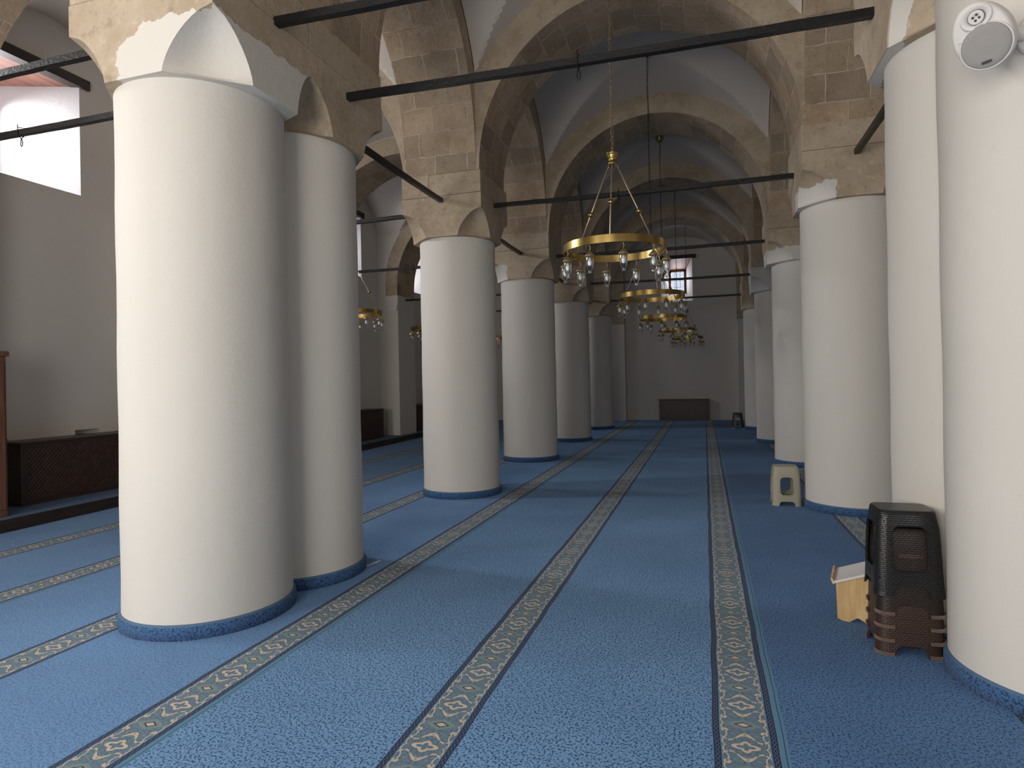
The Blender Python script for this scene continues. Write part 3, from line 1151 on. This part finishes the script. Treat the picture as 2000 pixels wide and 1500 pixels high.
def chandelier(loc, rot, label, chain_mat=M_chain, cable=False, ztop=6.475):
    t = thing('chandelier', label, 'chandelier', (loc[0], loc[1], RZ), rot, 'ring chandeliers hanging on chains')
    # ring band
    bm = bmesh.new()
    lathe(bm, [(RR, -.035), (RR, .035), (RR - .004, .035), (RR - .004, -.035), (RR, -.035)], 96)
    o = obj('ring', bm, M_brass, t, smooth=False)
    auto_smooth(o, 30)
    # hub
    bm = bmesh.new()
    hz = .80
    lathe(bm, [(0, hz), (.040, hz), (.042, hz + .022), (.038, hz + .028), (.030, hz + .034), (.040, hz + .055), (.052, hz + .085), (.056, hz + .10), (.060, hz + .104), (.060, hz + .114), (.050, hz + .116), (0, hz + .112)], 32)
    o = obj('hub', bm, M_brass, t, smooth=True)
    # rods with balls
    for k in range(3):
        an = math.radians(-90 - 5 + 120 * k)
        top = Vector((.045 * math.cos(an), .045 * math.sin(an), hz + .005))
        bot = Vector(((RR - .012) * math.cos(an), (RR - .012) * math.sin(an), -.02))
        d = bot - top
        bm = bmesh.new()
        tube(bm, top + d * .03, bot, .0062, 8)
        path_tube(bm, [top + Vector((0, 0, .01)), top + d * .015 + Vector((.004, 0, 0)), top + d * .035], .003, 6)
        r_ = obj('rod', bm, M_rodm, t, smooth=True)
        bm = bmesh.new()
        c = top + d * .52
        ball(bm, c, .027, 18, 10)
        lathe(bm, [(.0275, c.z - .005), (.0295, c.z), (.0275, c.z + .005)], 18, c.x, c.y)
        obj('ball', bm, M_brass, r_, smooth=True)
    # chain
    bm = bmesh.new()
    z = hz + .112
    k = 0
    zt = ztop - RZ - .10
    while z < zt:
        L, w = .021, .0085
        pts = []
        for i in range(10):
            a = 2 * PI * i / 10
            u, v = w * math.cos(a), L * math.sin(a)
            wob = .004 * math.sin(z * 9)
            pts.append((u + wob, wob, z + v) if k % 2 == 0 else (wob, u + wob, z + v))
        path_tube(bm, pts, .0027, 4, True)
        z += .0335
        k += 1
    obj('chain', bm, chain_mat, t, smooth=True)
    bm = bmesh.new()
    pts = [(.012 * math.sin(i * .9) + .004, .010 * math.cos(i * 1.3), hz + .10 + (zt - hz - .08) * i / 24) for i in range(25)]
    path_tube(bm, pts, .0035 if cable else .0022, 5)
    obj('cable', bm, M_black if cable else M_chain, t, smooth=True)
    # canopy
    bm = bmesh.new()
    cz = ztop - RZ
    lathe(bm, [(0, cz - .115), (.014, cz - .112), (.020, cz - .098), (.045, cz - .085), (.070, cz - .055), (.082, cz - .02), (.084, cz - .006), (.090, cz), (.090, cz + .012), (0, cz + .012)], 32)
    obj('canopy', bm, M_brass, t, smooth=True)
    # ten lamps
    bmc, bmg, bmb = bmesh.new(), bmesh.new(), bmesh.new()
    path_tube(bmc, [(0, 0, -.037), (0, 0, -.055), (.007, 0, -.062), (.007, 0, -.072), (0, 0, -.080), (0, 0, -.095)], .0026, 6)
    lathe(bmc, [(0, -.092), (.008, -.094), (.014, -.104), (.032, -.122), (.038, -.128), (.040, -.134), (.045, -.137), (.045, -.142), (.038, -.143), (.036, -.157), (.034, -.158), (0, -.150)], 24)
    lathe(bmg, [(.033, -.157), (.035, -.185), (.034, -.215), (.028, -.245), (.017, -.268), (.0135, -.276), (.018, -.286), (.015, -.298), (0, -.301)], 24)
    lathe(bmb, [(0, -.152), (.012, -.155), (.013, -.168), (.020, -.190), (.021, -.205), (.014, -.226), (0, -.234)], 16)
    mc = mg = mb = None
    for i in range(10):
        an = math.radians(-90 + 9 + 36 * i)
        p = ((RR - .002) * math.cos(an), (RR - .002) * math.sin(an), 0)
        if mc is None:
            L = obj('lamp', bmc, M_brass2, t, smooth=True)
            G = obj('glass', bmg, M_glass, L, smooth=True)
            Bq = obj('bulb', bmb, M_bulb, L, smooth=True)
            mc = True
            L.location = p
            first = L
        else:
            c = copy_tree(first, t)
            c.location = p
    return t


c1 = chandelier((-.80, 5.97), math.radians(8), 'Brass ring chandelier hanging nearest in the main aisle, on a bright chain')
for (x, y), lab, cab in (((-.74, 9.64), 'Brass ring chandelier second in the main aisle, ring just under the nearest one', True),
                         ((-.80, 13.29), 'Brass ring chandelier third in the main aisle, partly behind the second', True),
                         ((-.66, 16.94), 'Brass ring chandelier fourth in the main aisle, in the far cluster of lamps', True),
                         ((-.50, 20.5), 'Brass ring chandelier farthest in the main aisle, before the end wall', True)):
    chandelier((x, y), math.radians(random.uniform(0, 30)), lab, M_iron if cab else M_chain, cab)  # farther chains hang unlit; black iron colour paints in that shade
for (x, y), lab in (((-5.86, 9.64), 'Brass ring chandelier in the window-side aisle, showing beside the fused columns'),
                    ((-6.04, 13.29), 'Brass ring chandelier in the window-side aisle, peeking out before the tan-capped column'),
                    ((-5.75, 16.94), 'Brass ring chandelier in the window-side aisle, seen in the gap between two columns')):
    chandelier((x, y), math.radians(random.uniform(0, 30)), lab, M_iron, True)  # side-aisle chains too: black colour stands in for missing light


# ------------------------------------------------------------------ radiator covers
def radiator_cover(face, a0, a1, d_front, d_back, z0, z1, label, hatch=True):
    """face 'x': front looks to +x (on the left wall), spans y a0..a1; face 'y': front looks to -y (on the far wall)"""
    def P(a, d, z):
        return (d, a, z) if face == 'x' else (a, d, z)
    s = 1 if face == 'x' else -1          # outward direction of the front
    org = Vector(P((a0 + a1) / 2, d_front, z0))
    t = thing('radiator_cover', label, 'radiator cover', org)

    def bx(bm, A0, A1, D0, D1, Z0, Z1, bev=.003):
        p, q = Vector(P(A0, D0, Z0)) - org, Vector(P(A1, D1, Z1)) - org
        box(bm, min(p.x, q.x), max(p.x, q.x), min(p.y, q.y), max(p.y, q.y), min(p.z, q.z), max(p.z, q.z), 0, bev)
    f = d_front
    bm = bmesh.new()
    rail = .07
    bx(bm, a0, a1, f - s * .025, f, z0, z0 + rail)
    bx(bm, a0, a1, f - s * .025, f, z1 - rail, z1 - .03)
    bx(bm, a0, a0 + rail, f - s * .025, f + s * .003, z0, z1 - .03)
    bx(bm, a1 - rail, a1, f - s * .025, f + s * .003, z0, z1 - .03)
    obj('frame', bm, M_cover, t)
    bm = bmesh.new()
    bx(bm, a0, a0 + .02, f - s * .025, d_back, z0, z1 - .03)
    obj('side_panel', bm, M_cover, t)
    bm = bmesh.new()
    bx(bm, a1 - .02, a1, f - s * .025, d_back, z0, z1 - .03)
    obj('side_panel', bm, M_cover, t)
    bm = bmesh.new()
    bx(bm, a0 - .015, a1 + .015, f + s * .02, d_back, z1 - .03, z1, .006)
    obj('top_board', bm, M_cover, t)
    # diagonal lattice, clipped to the opening
    bm = bmesh.new()
    A0, A1, Z0, Z1 = a0 + rail, a1 - rail, z0 + rail, z1 - rail
    w, hgt = A1 - A0, Z1 - Z0
    st = .054
    for sg, dd in ((1, .006), (-1, .012)):
        k = -int(hgt / st) - 1
        while k * st < w + hgt:
            off = k * st
            pts = []
            # a = off + sg' * z
            za, zb = 0.0, hgt
            if sg > 0:
                aa, ab = off, off + hgt
            else:
                aa, ab = off, off - hgt
            lo_t = 0.0
            hi_t = 1.0
            den = ab - aa
            t0, t1 = (0 - aa) / den, (w - aa) / den
            if t0 > t1:
                t0, t1 = t1, t0
            lo_t, hi_t = max(0, t0), min(1, t1)
            if hi_t - lo_t > .02:
                p = Vector(P(A0 + aa + den * lo_t, f - s * dd, Z0 + hgt * lo_t)) - org
                q = Vector(P(A0 + aa + den * hi_t, f - s * dd, Z0 + hgt * hi_t)) - org
                dv = (q - p).normalized()
                nrm = Vector(P(0, 1, 0))
                side = dv.cross(nrm) * .0115
                th = nrm * .004
                vs = [bm.verts.new(v) for v in (p - side - th, p + side - th, p + side + th, p - side + th, q - side - th, q + side - th, q + side + th, q - side + th)]
                for idx in ((0, 3, 2, 1), (4, 5, 6, 7), (0, 1, 5, 4), (2, 3, 7, 6), (0, 4, 7, 3), (1, 2, 6, 5)):
                    bm.faces.new([vs[i] for i in idx])
            k += 1
    bmesh.ops.recalc_face_normals(bm, faces=bm.faces)
    obj('lattice', bm, M_lattice, t)
    bm = bmesh.new()
    bx(bm, a0 + .02, a1 - .02, f - s * .07, f - s * .085, z0, z1 - .03)
    obj('backing', bm, M_darkwood, t)
    if hatch:
        bm = bmesh.new()
        hc = a1 - .22 if face == 'x' else a1 - .3
        bx(bm, hc - .12, hc + .12, f - s * .006, f + s * .008, z1 - .26, z1 - .14)
        obj('hatch', bm, M_cover, t)
    return t


radiator_cover('x', 5.30, 7.0, -7.71, XW, .13, .885, 'Dark brown lattice radiator cover behind the nearest wide column')
radiator_cover('x', 12.3, 14.02, -7.74, XW, .13, .86, 'Dark brown lattice radiator cover seen between the fused pair and the tan-capped column')
radiator_cover('x', 15.72, 17.6, -7.74, XW, .13, .86, 'Dark lattice radiator cover just beyond the white square pilaster')
radiator_cover('y', -1.54, .125, 22.28, YF, 0.0, .735, 'Brown lattice radiator cover low against the end wall')

# tall cabinet at the picture edge
t = thing('cabinet', 'Tall brown wooden cabinet at the window wall, cut off by the picture edge', 'cabinet', (-7.42, 4.34, .13))
bm = bmesh.new()
box(bm, -.17, .14, -.5, .53, 0, 1.74, 0, .006)
obj('body', bm, M_cabinet, t)
bm = bmesh.new()
box(bm, -.175, .16, -.52, .555, 1.74, 1.80, 0, .01)
obj('cornice', bm, M_cabinet, t)
for s_ in (-.25, .25):
    bm = bmesh.new()
    box(bm, .14, .16, s_ - .24 + .01, s_ + .24 + .01, .08, 1.68, 0, .006)
    d = obj('door', bm, M_cabinet, t)
    bm = bmesh.new()
    box(bm, .16, .18, s_ * .2 - .008, s_ * .2 + .012, .85, .97, 0, .003)
    obj('handle', bm, M_iron, d)


# ------------------------------------------------------------------ plastic stools
def rrect(hx, hy, r, n=5):
    pts = []
    for sx_, sy_, a0 in ((1, 1, 0), (-1, 1, 90), (-1, -1, 180), (1, -1, 270)):
        for i in range(n + 1):
            a = math.radians(a0 + 90 * i / n)
            pts.append((sx_ * (hx - r) + r * math.cos(a), sy_ * (hy - r) + r * math.sin(a)))
    return pts


def loft(bm, sections, cap0=True, cap1=True):
    rows = [[bm.verts.new((p[0], p[1], z)) for p in pts] for pts, z in sections]
    n = len(rows[0])
    for a, b in zip(rows, rows[1:]):
        for i in range(n):
            j = (i + 1) % n
            bm.faces.new((a[i], a[j], b[j], b[i]))
    if cap0:
        bm.faces.new(rows[0][::-1])
    if cap1:
        bm.faces.new(rows[-1])


def hole_pts(kind, w, h, r, n=6):
    if kind == 'oval':
        return [(w / 2 * math.cos(2 * PI * i / 24), h / 2 * math.sin(2 * PI * i / 24)) for i in range(24)]
    return rrect(w / 2, h / 2, r, n)


_stool_cache = {}


def stool_mesh(key, tx, ty, bx_, by_, hgt, holes, arch_w, arch_h):
    """hollow tapered stool shell cut by side openings; holes: (kind, u, z, w, h, r)"""
    if key in _stool_cache:
        return _stool_cache[key]
    bm = bmesh.new()
    th = .009
    loft(bm, [(rrect(bx_ / 2, by_ / 2, .055), 0), (rrect((bx_ + .0) / 2 - .004, by_ / 2 - .004, .055), .03),
              (rrect(tx / 2 + .012, ty / 2 + .012, .05), hgt * .80), (rrect(tx / 2 + .002, ty / 2 + .002, .045), hgt - .03),
              (rrect(tx / 2 - .002, ty / 2 - .002, .043), hgt - .008), (rrect(tx / 2 - .010, ty / 2 - .010, .038), hgt)])
    me = bpy.data.meshes.new('stool')
    bm.to_mesh(me)
    bm.free()
    tmp = bpy.data.objects.new('tmp_stool', me)
    COL.objects.link(tmp)
    cut = bmesh.new()
    loft(cut, [(rrect(bx_ / 2 - th, by_ / 2 - th, .048), -.02), (rrect(bx_ / 2 - th - .004, by_ / 2 - th - .004, .048), .03),
               (rrect(tx / 2 + .012 - th, ty / 2 + .012 - th, .042), hgt * .80), (rrect(tx / 2 - th, ty / 2 - th, .036), hgt - .03), (rrect(tx / 2 - th - .004, ty / 2 - th - .004, .03), hgt - .016)])
    cutters = [cut]
    for axis in ('x', 'y'):
        c = bmesh.new()
        sc_ = 1.0
        allh = [(kd, u, z, w, h, r) for kd, u, z, w, h, r in holes] + [('rect', 0, 0, arch_w, arch_h * 2, arch_h * .75)]
        for kd, u, z, w, h, r in allh:
            pts = hole_pts(kd, w, h, r)
            ra = [c.verts.new((p[0] + u, -.3, p[1] + z) if axis == 'x' else (-.3, p[0] + u, p[1] + z)) for p in pts]
            rb_ = [c.verts.new((p[0] + u, .3, p[1] + z) if axis == 'x' else (.3, p[0] + u, p[1] + z)) for p in pts]
            n = len(pts)
            for i in range(n):
                j = (i + 1) % n
                c.faces.new((ra[i], ra[j], rb_[j], rb_[i]))
            c.faces.new(ra[::-1])
            c.faces.new(rb_)
        bmesh.ops.recalc_face_normals(c, faces=c.faces)
        cutters.append(c)
    tmps = [tmp]
    for c in cutters:
        mc = bpy.data.meshes.new('cut')
        c.to_mesh(mc)
        c.free()
        oc = bpy.data.objects.new('tmp_cut', mc)
        COL.objects.link(oc)
        tmps.append(oc)
        md = tmp.modifiers.new('b', 'BOOLEAN')
        md.operation = 'DIFFERENCE'
        md.solver = 'EXACT'
        md.use_self = True
        md.object = oc
    dg = bpy.context.evaluated_depsgraph_get()
    dg.update()
    me2 = bpy.data.meshes.new_from_object(tmp.evaluated_get(dg))
    for o_ in tmps:
        bpy.data.objects.remove(o_, do_unlink=True)
    bmm = bmesh.new()
    bmm.from_mesh(me2)
    for f_ in bmm.faces:
        f_.smooth = True
    for e in bmm.edges:
        e.smooth = not (len(e.link_faces) == 2 and e.calc_face_angle(0) > math.radians(38))
    bmm.to_mesh(me2)
    bmm.free()
    _stool_cache[key] = me2
    return me2


def stool(label, loc, key, dims, holes, arch, m_body, foot_mat=None, group=None, rim=None, rotz=0.0, dot=None):
    tx, ty, bx_, by_, hgt = dims
    t = thing('plastic_stool', label, 'stool', loc, rotz, group)
    me = stool_mesh(key, tx, ty, bx_, by_, hgt, holes, *arch).copy()
    me.materials.clear()
    me.materials.append(m_body)
    o = bpy.data.objects.new('body', me)
    COL.objects.link(o)
    o.parent = t
    if rim:
        for axis in ('x', 'y'):
            for s_ in (-1, 1):
                bm = bmesh.new()
                for kd, u, z, w, h, r in holes:
                    pts = hole_pts(kd, w + .004, h + .004, r)
                    P3 = []
                    for p in pts:
                        zz = p[1] + z
                        q = max(0, min(1, zz / (hgt * .8)))
                        half = ((by_ if axis == 'x' else bx_) / 2) * (1 - q) + ((ty if axis == 'x' else tx) / 2 + .012) * q
                        P3.append((p[0] + u, s_ * half, zz) if axis == 'x' else (s_ * half, p[0] + u, zz))
                    path_tube(bm, P3, .0035, 5, True)
                obj('hole_rim', bm, rim, t, smooth=True)
    if foot_mat:
        # ribbed foot pads at the four corners
        for sx_ in (-1, 1):
            for sy_ in (-1, 1):
                bm = bmesh.new()
                hx, hy = bx_ / 2 + .004, by_ / 2 + .004
                L = bx_ / 2 - arch[0] / 2 - .004
                Ly = by_ / 2 - arch[0] / 2 - .004
                pts = [(sx_ * (hx - L), sy_ * hy)]
                rc = .055
                for i in range(7):
                    a = math.radians(90 - 90 * i / 6)
                    pts.append((sx_ * (hx - rc + rc * math.cos(a)), sy_ * (hy - rc + rc * math.sin(a))))
                pts.append((sx_ * hx, sy_ * (hy - Ly)))
                # ribs
                tot = [0]
                for a_, b_ in zip(pts, pts[1:]):
                    tot.append(tot[-1] + math.hypot(b_[0] - a_[0], b_[1] - a_[1]))
                nr = int(tot[-1] / .0062)
                for i in range(nr):
                    sl = (i + .5) * tot[-1] / nr
                    for q in range(len(pts) - 1):
                        if tot[q] <= sl <= tot[q + 1]:
                            f_ = (sl - tot[q]) / (tot[q + 1] - tot[q])
                            x = pts[q][0] + (pts[q + 1][0] - pts[q][0]) * f_
                            y = pts[q][1] + (pts[q + 1][1] - pts[q][1]) * f_
                            box(bm, x - .0018, x + .0018, y - .0018, y + .0018, .001, .020)
                            break
                obj('ribbed_foot', bm, foot_mat, t)
    return t


WINH = [('rect', 0, .252, .165, .235, .04)]
FACEH = [('oval', 0, .315, .13, .032, 0), ('oval', -.062, .195, .03, .075, 0), ('oval', .062, .195, .03, .075, 0)]
stool('Beige rattan-look plastic stool standing against a white column', (.872, 7.875, 0), 'beige', (.262, .262, .318, .318, .445), [('rect', 0, .225, .142, .205, .045)], (.165, .05), M_weave_beige,
      rim=M_weave_beige)
stool('Small black plastic stool far away beside the last column', (.875, 18.93, 0), 'blackfar', (.24, .24, .32, .32, .445), [('rect', 0, .20, .13, .20, .05)], (.18, .07), M_blackpl, M_white_pl)
SD = (.262, .232, .322, .285, .455)
stack_at = (1.012, 3.885)
offs = [0.0, .072, .144, .214]
labs = ['Brown plastic stool at the very bottom of the dark stack, standing on the carpet', 'Brown plastic stool second from the bottom of the dark stack',
        'Brown plastic stool in the middle of the dark stack', 'Very dark brown plastic stool just under the black one on top of the stack']
for i, (z, lab) in enumerate(zip(offs, labs)):
    stool(lab, (stack_at[0] + .002 * i, stack_at[1], z), 'face', SD, FACEH, (.15, .055), M_weave_brown if i < 3 else M_weave_dark, M_foot, 'stack of nested stools')
stool('Black rattan-look plastic stool on top of the dark stack, with a rounded side opening', (stack_at[0], stack_at[1] - .004, .318), 'blacktop', (.275, .245, .338, .305, .449), WINH, (.178, .052), M_weave_black, None,
      'stack of nested stools', rim=M_weave_black)

# ------------------------------------------------------------------ small slanted book stand
t = thing('book_stand', 'Small light wooden stand with a slanted white top, beside the dark stool stack', 'stand', (.742, 4.205, 0), math.radians(-13))
def side_panel(y):
    bm = bmesh.new()
    out = [(0.0, .012), (.035, .0), (.065, .0), (.105, .028), (.115, .028), (.165, .0), (.225, .0), (.225, .315), (-.004, .225)]
    a = [bm.verts.new((x, y, z)) for x, z in out]
    b = [bm.verts.new((x, y + .014, z)) for x, z in out]
    n = len(out)
    for i in range(n):
        j = (i + 1) % n
        bm.faces.new((a[i], a[j], b[j], b[i]))
    bm.faces.new(a[::-1])
    bm.faces.new(b)
    bmesh.ops.recalc_face_normals(bm, faces=bm.faces)
    return bm
obj('side_panel', side_panel(0.004), M_lightwood, t)
obj('side_panel', side_panel(.262), M_lightwood, t)
def slab(x0, z0, x1, z1, y0, y1, th):
    bm = bmesh.new()
    d = Vector((x1 - x0, 0, z1 - z0)).normalized()
    n = Vector((-d.z, 0, d.x)) * th
    pts = [Vector((x0, 0, z0)), Vector((x1, 0, z1)), Vector((x1, 0, z1)) + n, Vector((x0, 0, z0)) + n]
    a = [bm.verts.new((p.x, y0, p.z)) for p in pts]
    b = [bm.verts.new((p.x, y1, p.z)) for p in pts]
    for i in range(4):
        j = (i + 1) % 4
        bm.faces.new((a[i], a[j], b[j], b[i]))
    bm.faces.new(a[::-1])
    bm.faces.new(b)
    bmesh.ops.recalc_face_normals(bm, faces=bm.faces)
    return bm
obj('top_board', slab(-.010, .226, .235, .321, -.006, .290, .013), M_whiteboard, t, label='white laminate top board')
obj('book_lip', slab(-.021, .219, -.010, .2235, -.006, .290, .034), M_lightwood, t)
bm = bmesh.new()
box(bm, .04, .20, .018, .262, .10, .114)
obj('shelf', bm, M_lightwood, t)

# ------------------------------------------------------------------ loudspeaker
def speaker():
    c = Vector((1.145, 3.07, 2.905))
    t = thing('wall_speaker', 'White round two-way loudspeaker mounted high on the column at the picture edge', 'speaker', c)
    # facing direction: down and towards the main aisle
    fwd = Vector((-.47, -.80, -.42)).normalized()
    up0 = Vector((-.38, -.05, 1))
    rt = fwd.cross(up0).normalized()
    up = rt.cross(fwd).normalized()
    def W(a, b, d):
        return rt * a + up * b + fwd * d
    # body: stadium-like superellipse lofted backwards
    def sect(sx_, sy_, d, dy=0):
        pts = []
        for i in range(40):
            a = 2 * PI * i / 40
            ca, sa = math.cos(a), math.sin(a)
            w = sx_ * (1 - .16 * max(0, sa))
            pts.append(W(w * math.copysign(abs(ca) ** .9, ca), sy_ * math.copysign(abs(sa) ** .9, sa) + dy, d))
        return pts
    bm = bmesh.new()
    S = [sect(.02, .03, -.150), sect(.062, .082, -.140), sect(.088, .118, -.10), sect(.099, .134, -.04), sect(.102, .139, .02), sect(.101, .138, .045), sect(.096, .131, .056), sect(.088, .122, .060), sect(.02, .03, .060)]
    rows = [[bm.verts.new(p) for p in s] for s in S]
    for a, b in zip(rows, rows[1:]):
        for i in range(40):
            j = (i + 1) % 40
            bm.faces.new((a[i], a[j], b[j], b[i]))
    bm.faces.new(rows[0][::-1])
    bm.faces.new(rows[-1])
    bmesh.ops.recalc_face_normals(bm, faces=bm.faces)
    o = obj('shell', bm, M_spk, t)
    auto_smooth(o, 50)

    def disc(prof, cx_, cy_, d0, seg=40, sy_=1.0, mi=0):
        bm = bmesh.new()
        rings = []
        for r, h in prof:
            if r < 1e-5:
                rings.append([bm.verts.new(W(cx_, cy_, d0 + h))])
            else:
                rings.append([bm.verts.new(W(cx_ + r * math.cos(2 * PI * i / seg), cy_ + r * sy_ * math.sin(2 * PI * i / seg), d0 + h)) for i in range(seg)])
        for a, b in zip(rings, rings[1:]):
            for i in range(seg):
                j = (i + 1) % seg
                if len(b) == 1:
                    bm.faces.new((a[i], a[j], b[0]))
                else:
                    bm.faces.new((a[i], a[j], b[j], b[i]))
        bmesh.ops.recalc_face_normals(bm, faces=bm.faces)
        return bm
    o = obj('woofer_grille', disc([(.086, -.004), (.086, .010), (.081, .014), (.060, .019), (.045, .016), (.030, .019), (0, .021)], 0, -.046, .058), M_spkgrille, t, smooth=True)
    o = obj('woofer_rim', disc([(.093, -.004), (.093, .007), (.087, .011), (.085, .004)], 0, -.046, .058), M_spk, t, smooth=True)
    o = obj('tweeter_horn', disc([(.056, -.003), (.056, .008), (.050, .010), (.030, .000), (.029, -.004), (0, -.004)], -.012, .074, .060, sy_=.82), M_spk, t, smooth=True)
    tw = obj('tweeter', disc([(.0275, -.002), (.0275, .006), (.024, .009), (.014, .004), (0, .003)], -.012, .074, .062), M_spk, t, smooth=True)
    obj('gap_ring', disc([(.0295, -.004), (.0295, .001), (.027, .001)], -.012, .074, .062), M_spkdark, tw, smooth=True)
    for k in range(4):
        a = math.radians(30 + 90 * k)
        bm = disc([(.0048, .001), (.0048, .0075), (0, .0078)], -.012 + .011 * math.cos(a), .074 + .011 * math.sin(a), .062, 10)
        obj('vent', bm, M_spkdark, tw)
    # badge
    bm = bmesh.new()
    pts = []
    for d in (.074, .080):
        for a, b in ((-.017, -.005), (.017, -.005), (.017, .005), (-.017, .005)):
            an = math.radians(12)
            pts.append(bm.verts.new(W(.020 + a * math.cos(an) - b * math.sin(an), -.104 + a * math.sin(an) + b * math.cos(an), d)))
    for idx in ((0, 3, 2, 1), (4, 5, 6, 7), (0, 1, 5, 4), (1, 2, 6, 5), (2, 3, 7, 6), (3, 0, 4, 7)):
        bm.faces.new([pts[i] for i in idx])
    obj('badge', bm, M_spkdark, t)
    # raised corner panel
    bm = bmesh.new()
    tri = [(.045, .060), (.078, .020), (.040, .012), (.030, .034)]
    a = [bm.verts.new(W(x, y, .058)) for x, y in tri]
    b = [bm.verts.new(W(x * .97, y, .066)) for x, y in tri]
    for i in range(4):
        j = (i + 1) % 4
        bm.faces.new((a[i], a[j], b[j], b[i]))
    bm.faces.new(b)
    bmesh.ops.recalc_face_normals(bm, faces=bm.faces)
    obj('corner_panel', bm, M_spk, t)
    # mounting plate and arm on the column
    bm = bmesh.new()
    ctr = Vector((1.655, 3.60, 2.93))
    dirc = (c + Vector((.13, .0, 0)) - ctr)
    dirc.z = 0
    dirc.normalize()
    base = ctr + dirc * .494 + Vector((.0, 0, .0)) - c
    tan = Vector((-dirc.y, dirc.x, 0))
    for d, k in ((.0, 1.0), (.018, 1.0), (.026, .85)):
        pass
    rws = []
    for d, kk in ((-.01, 1.0), (.018, 1.0), (.026, .86)):
        rws.append([bm.verts.new(base + dirc * d + tan * (.055 * kk * math.cos(2 * PI * i / 24)) + Vector((0, 0, .085 * kk * math.sin(2 * PI * i / 24)))) for i in range(24)])
    for a, b in zip(rws, rws[1:]):
        for i in range(24):
            j = (i + 1) % 24
            bm.faces.new((a[i], a[j], b[j], b[i]))
    bm.faces.new(rws[-1])
    tube(bm, base + dirc * .01, W(0, 0, -.12), .030, 16)
    bmesh.ops.recalc_face_normals(bm, faces=bm.faces)
    o = obj('wall_bracket', bm, M_spk, t)
    auto_smooth(o, 35)


speaker()

# ------------------------------------------------------------------ small wire loop on the carpet
bm = bmesh.new()
P0 = Vector((-2.70, 4.54, .006))
wp = [(-.02, -.05), (.03, -.055), (.05, -.02), (.055, .05), (.075, .12), (.06, .12), (.042, .06), (.03, .01), (-.02, -.03), (-.03, -.045)]
path_tube(bm, [(x, y, .004) for x, y in wp], .0022, 6, True)
o = obj('wire_loop', bm, M_white_pl)
o.location = P0
tag(o, 'Small bent white wire loop lying on the carpet beside the fused columns', 'wire')
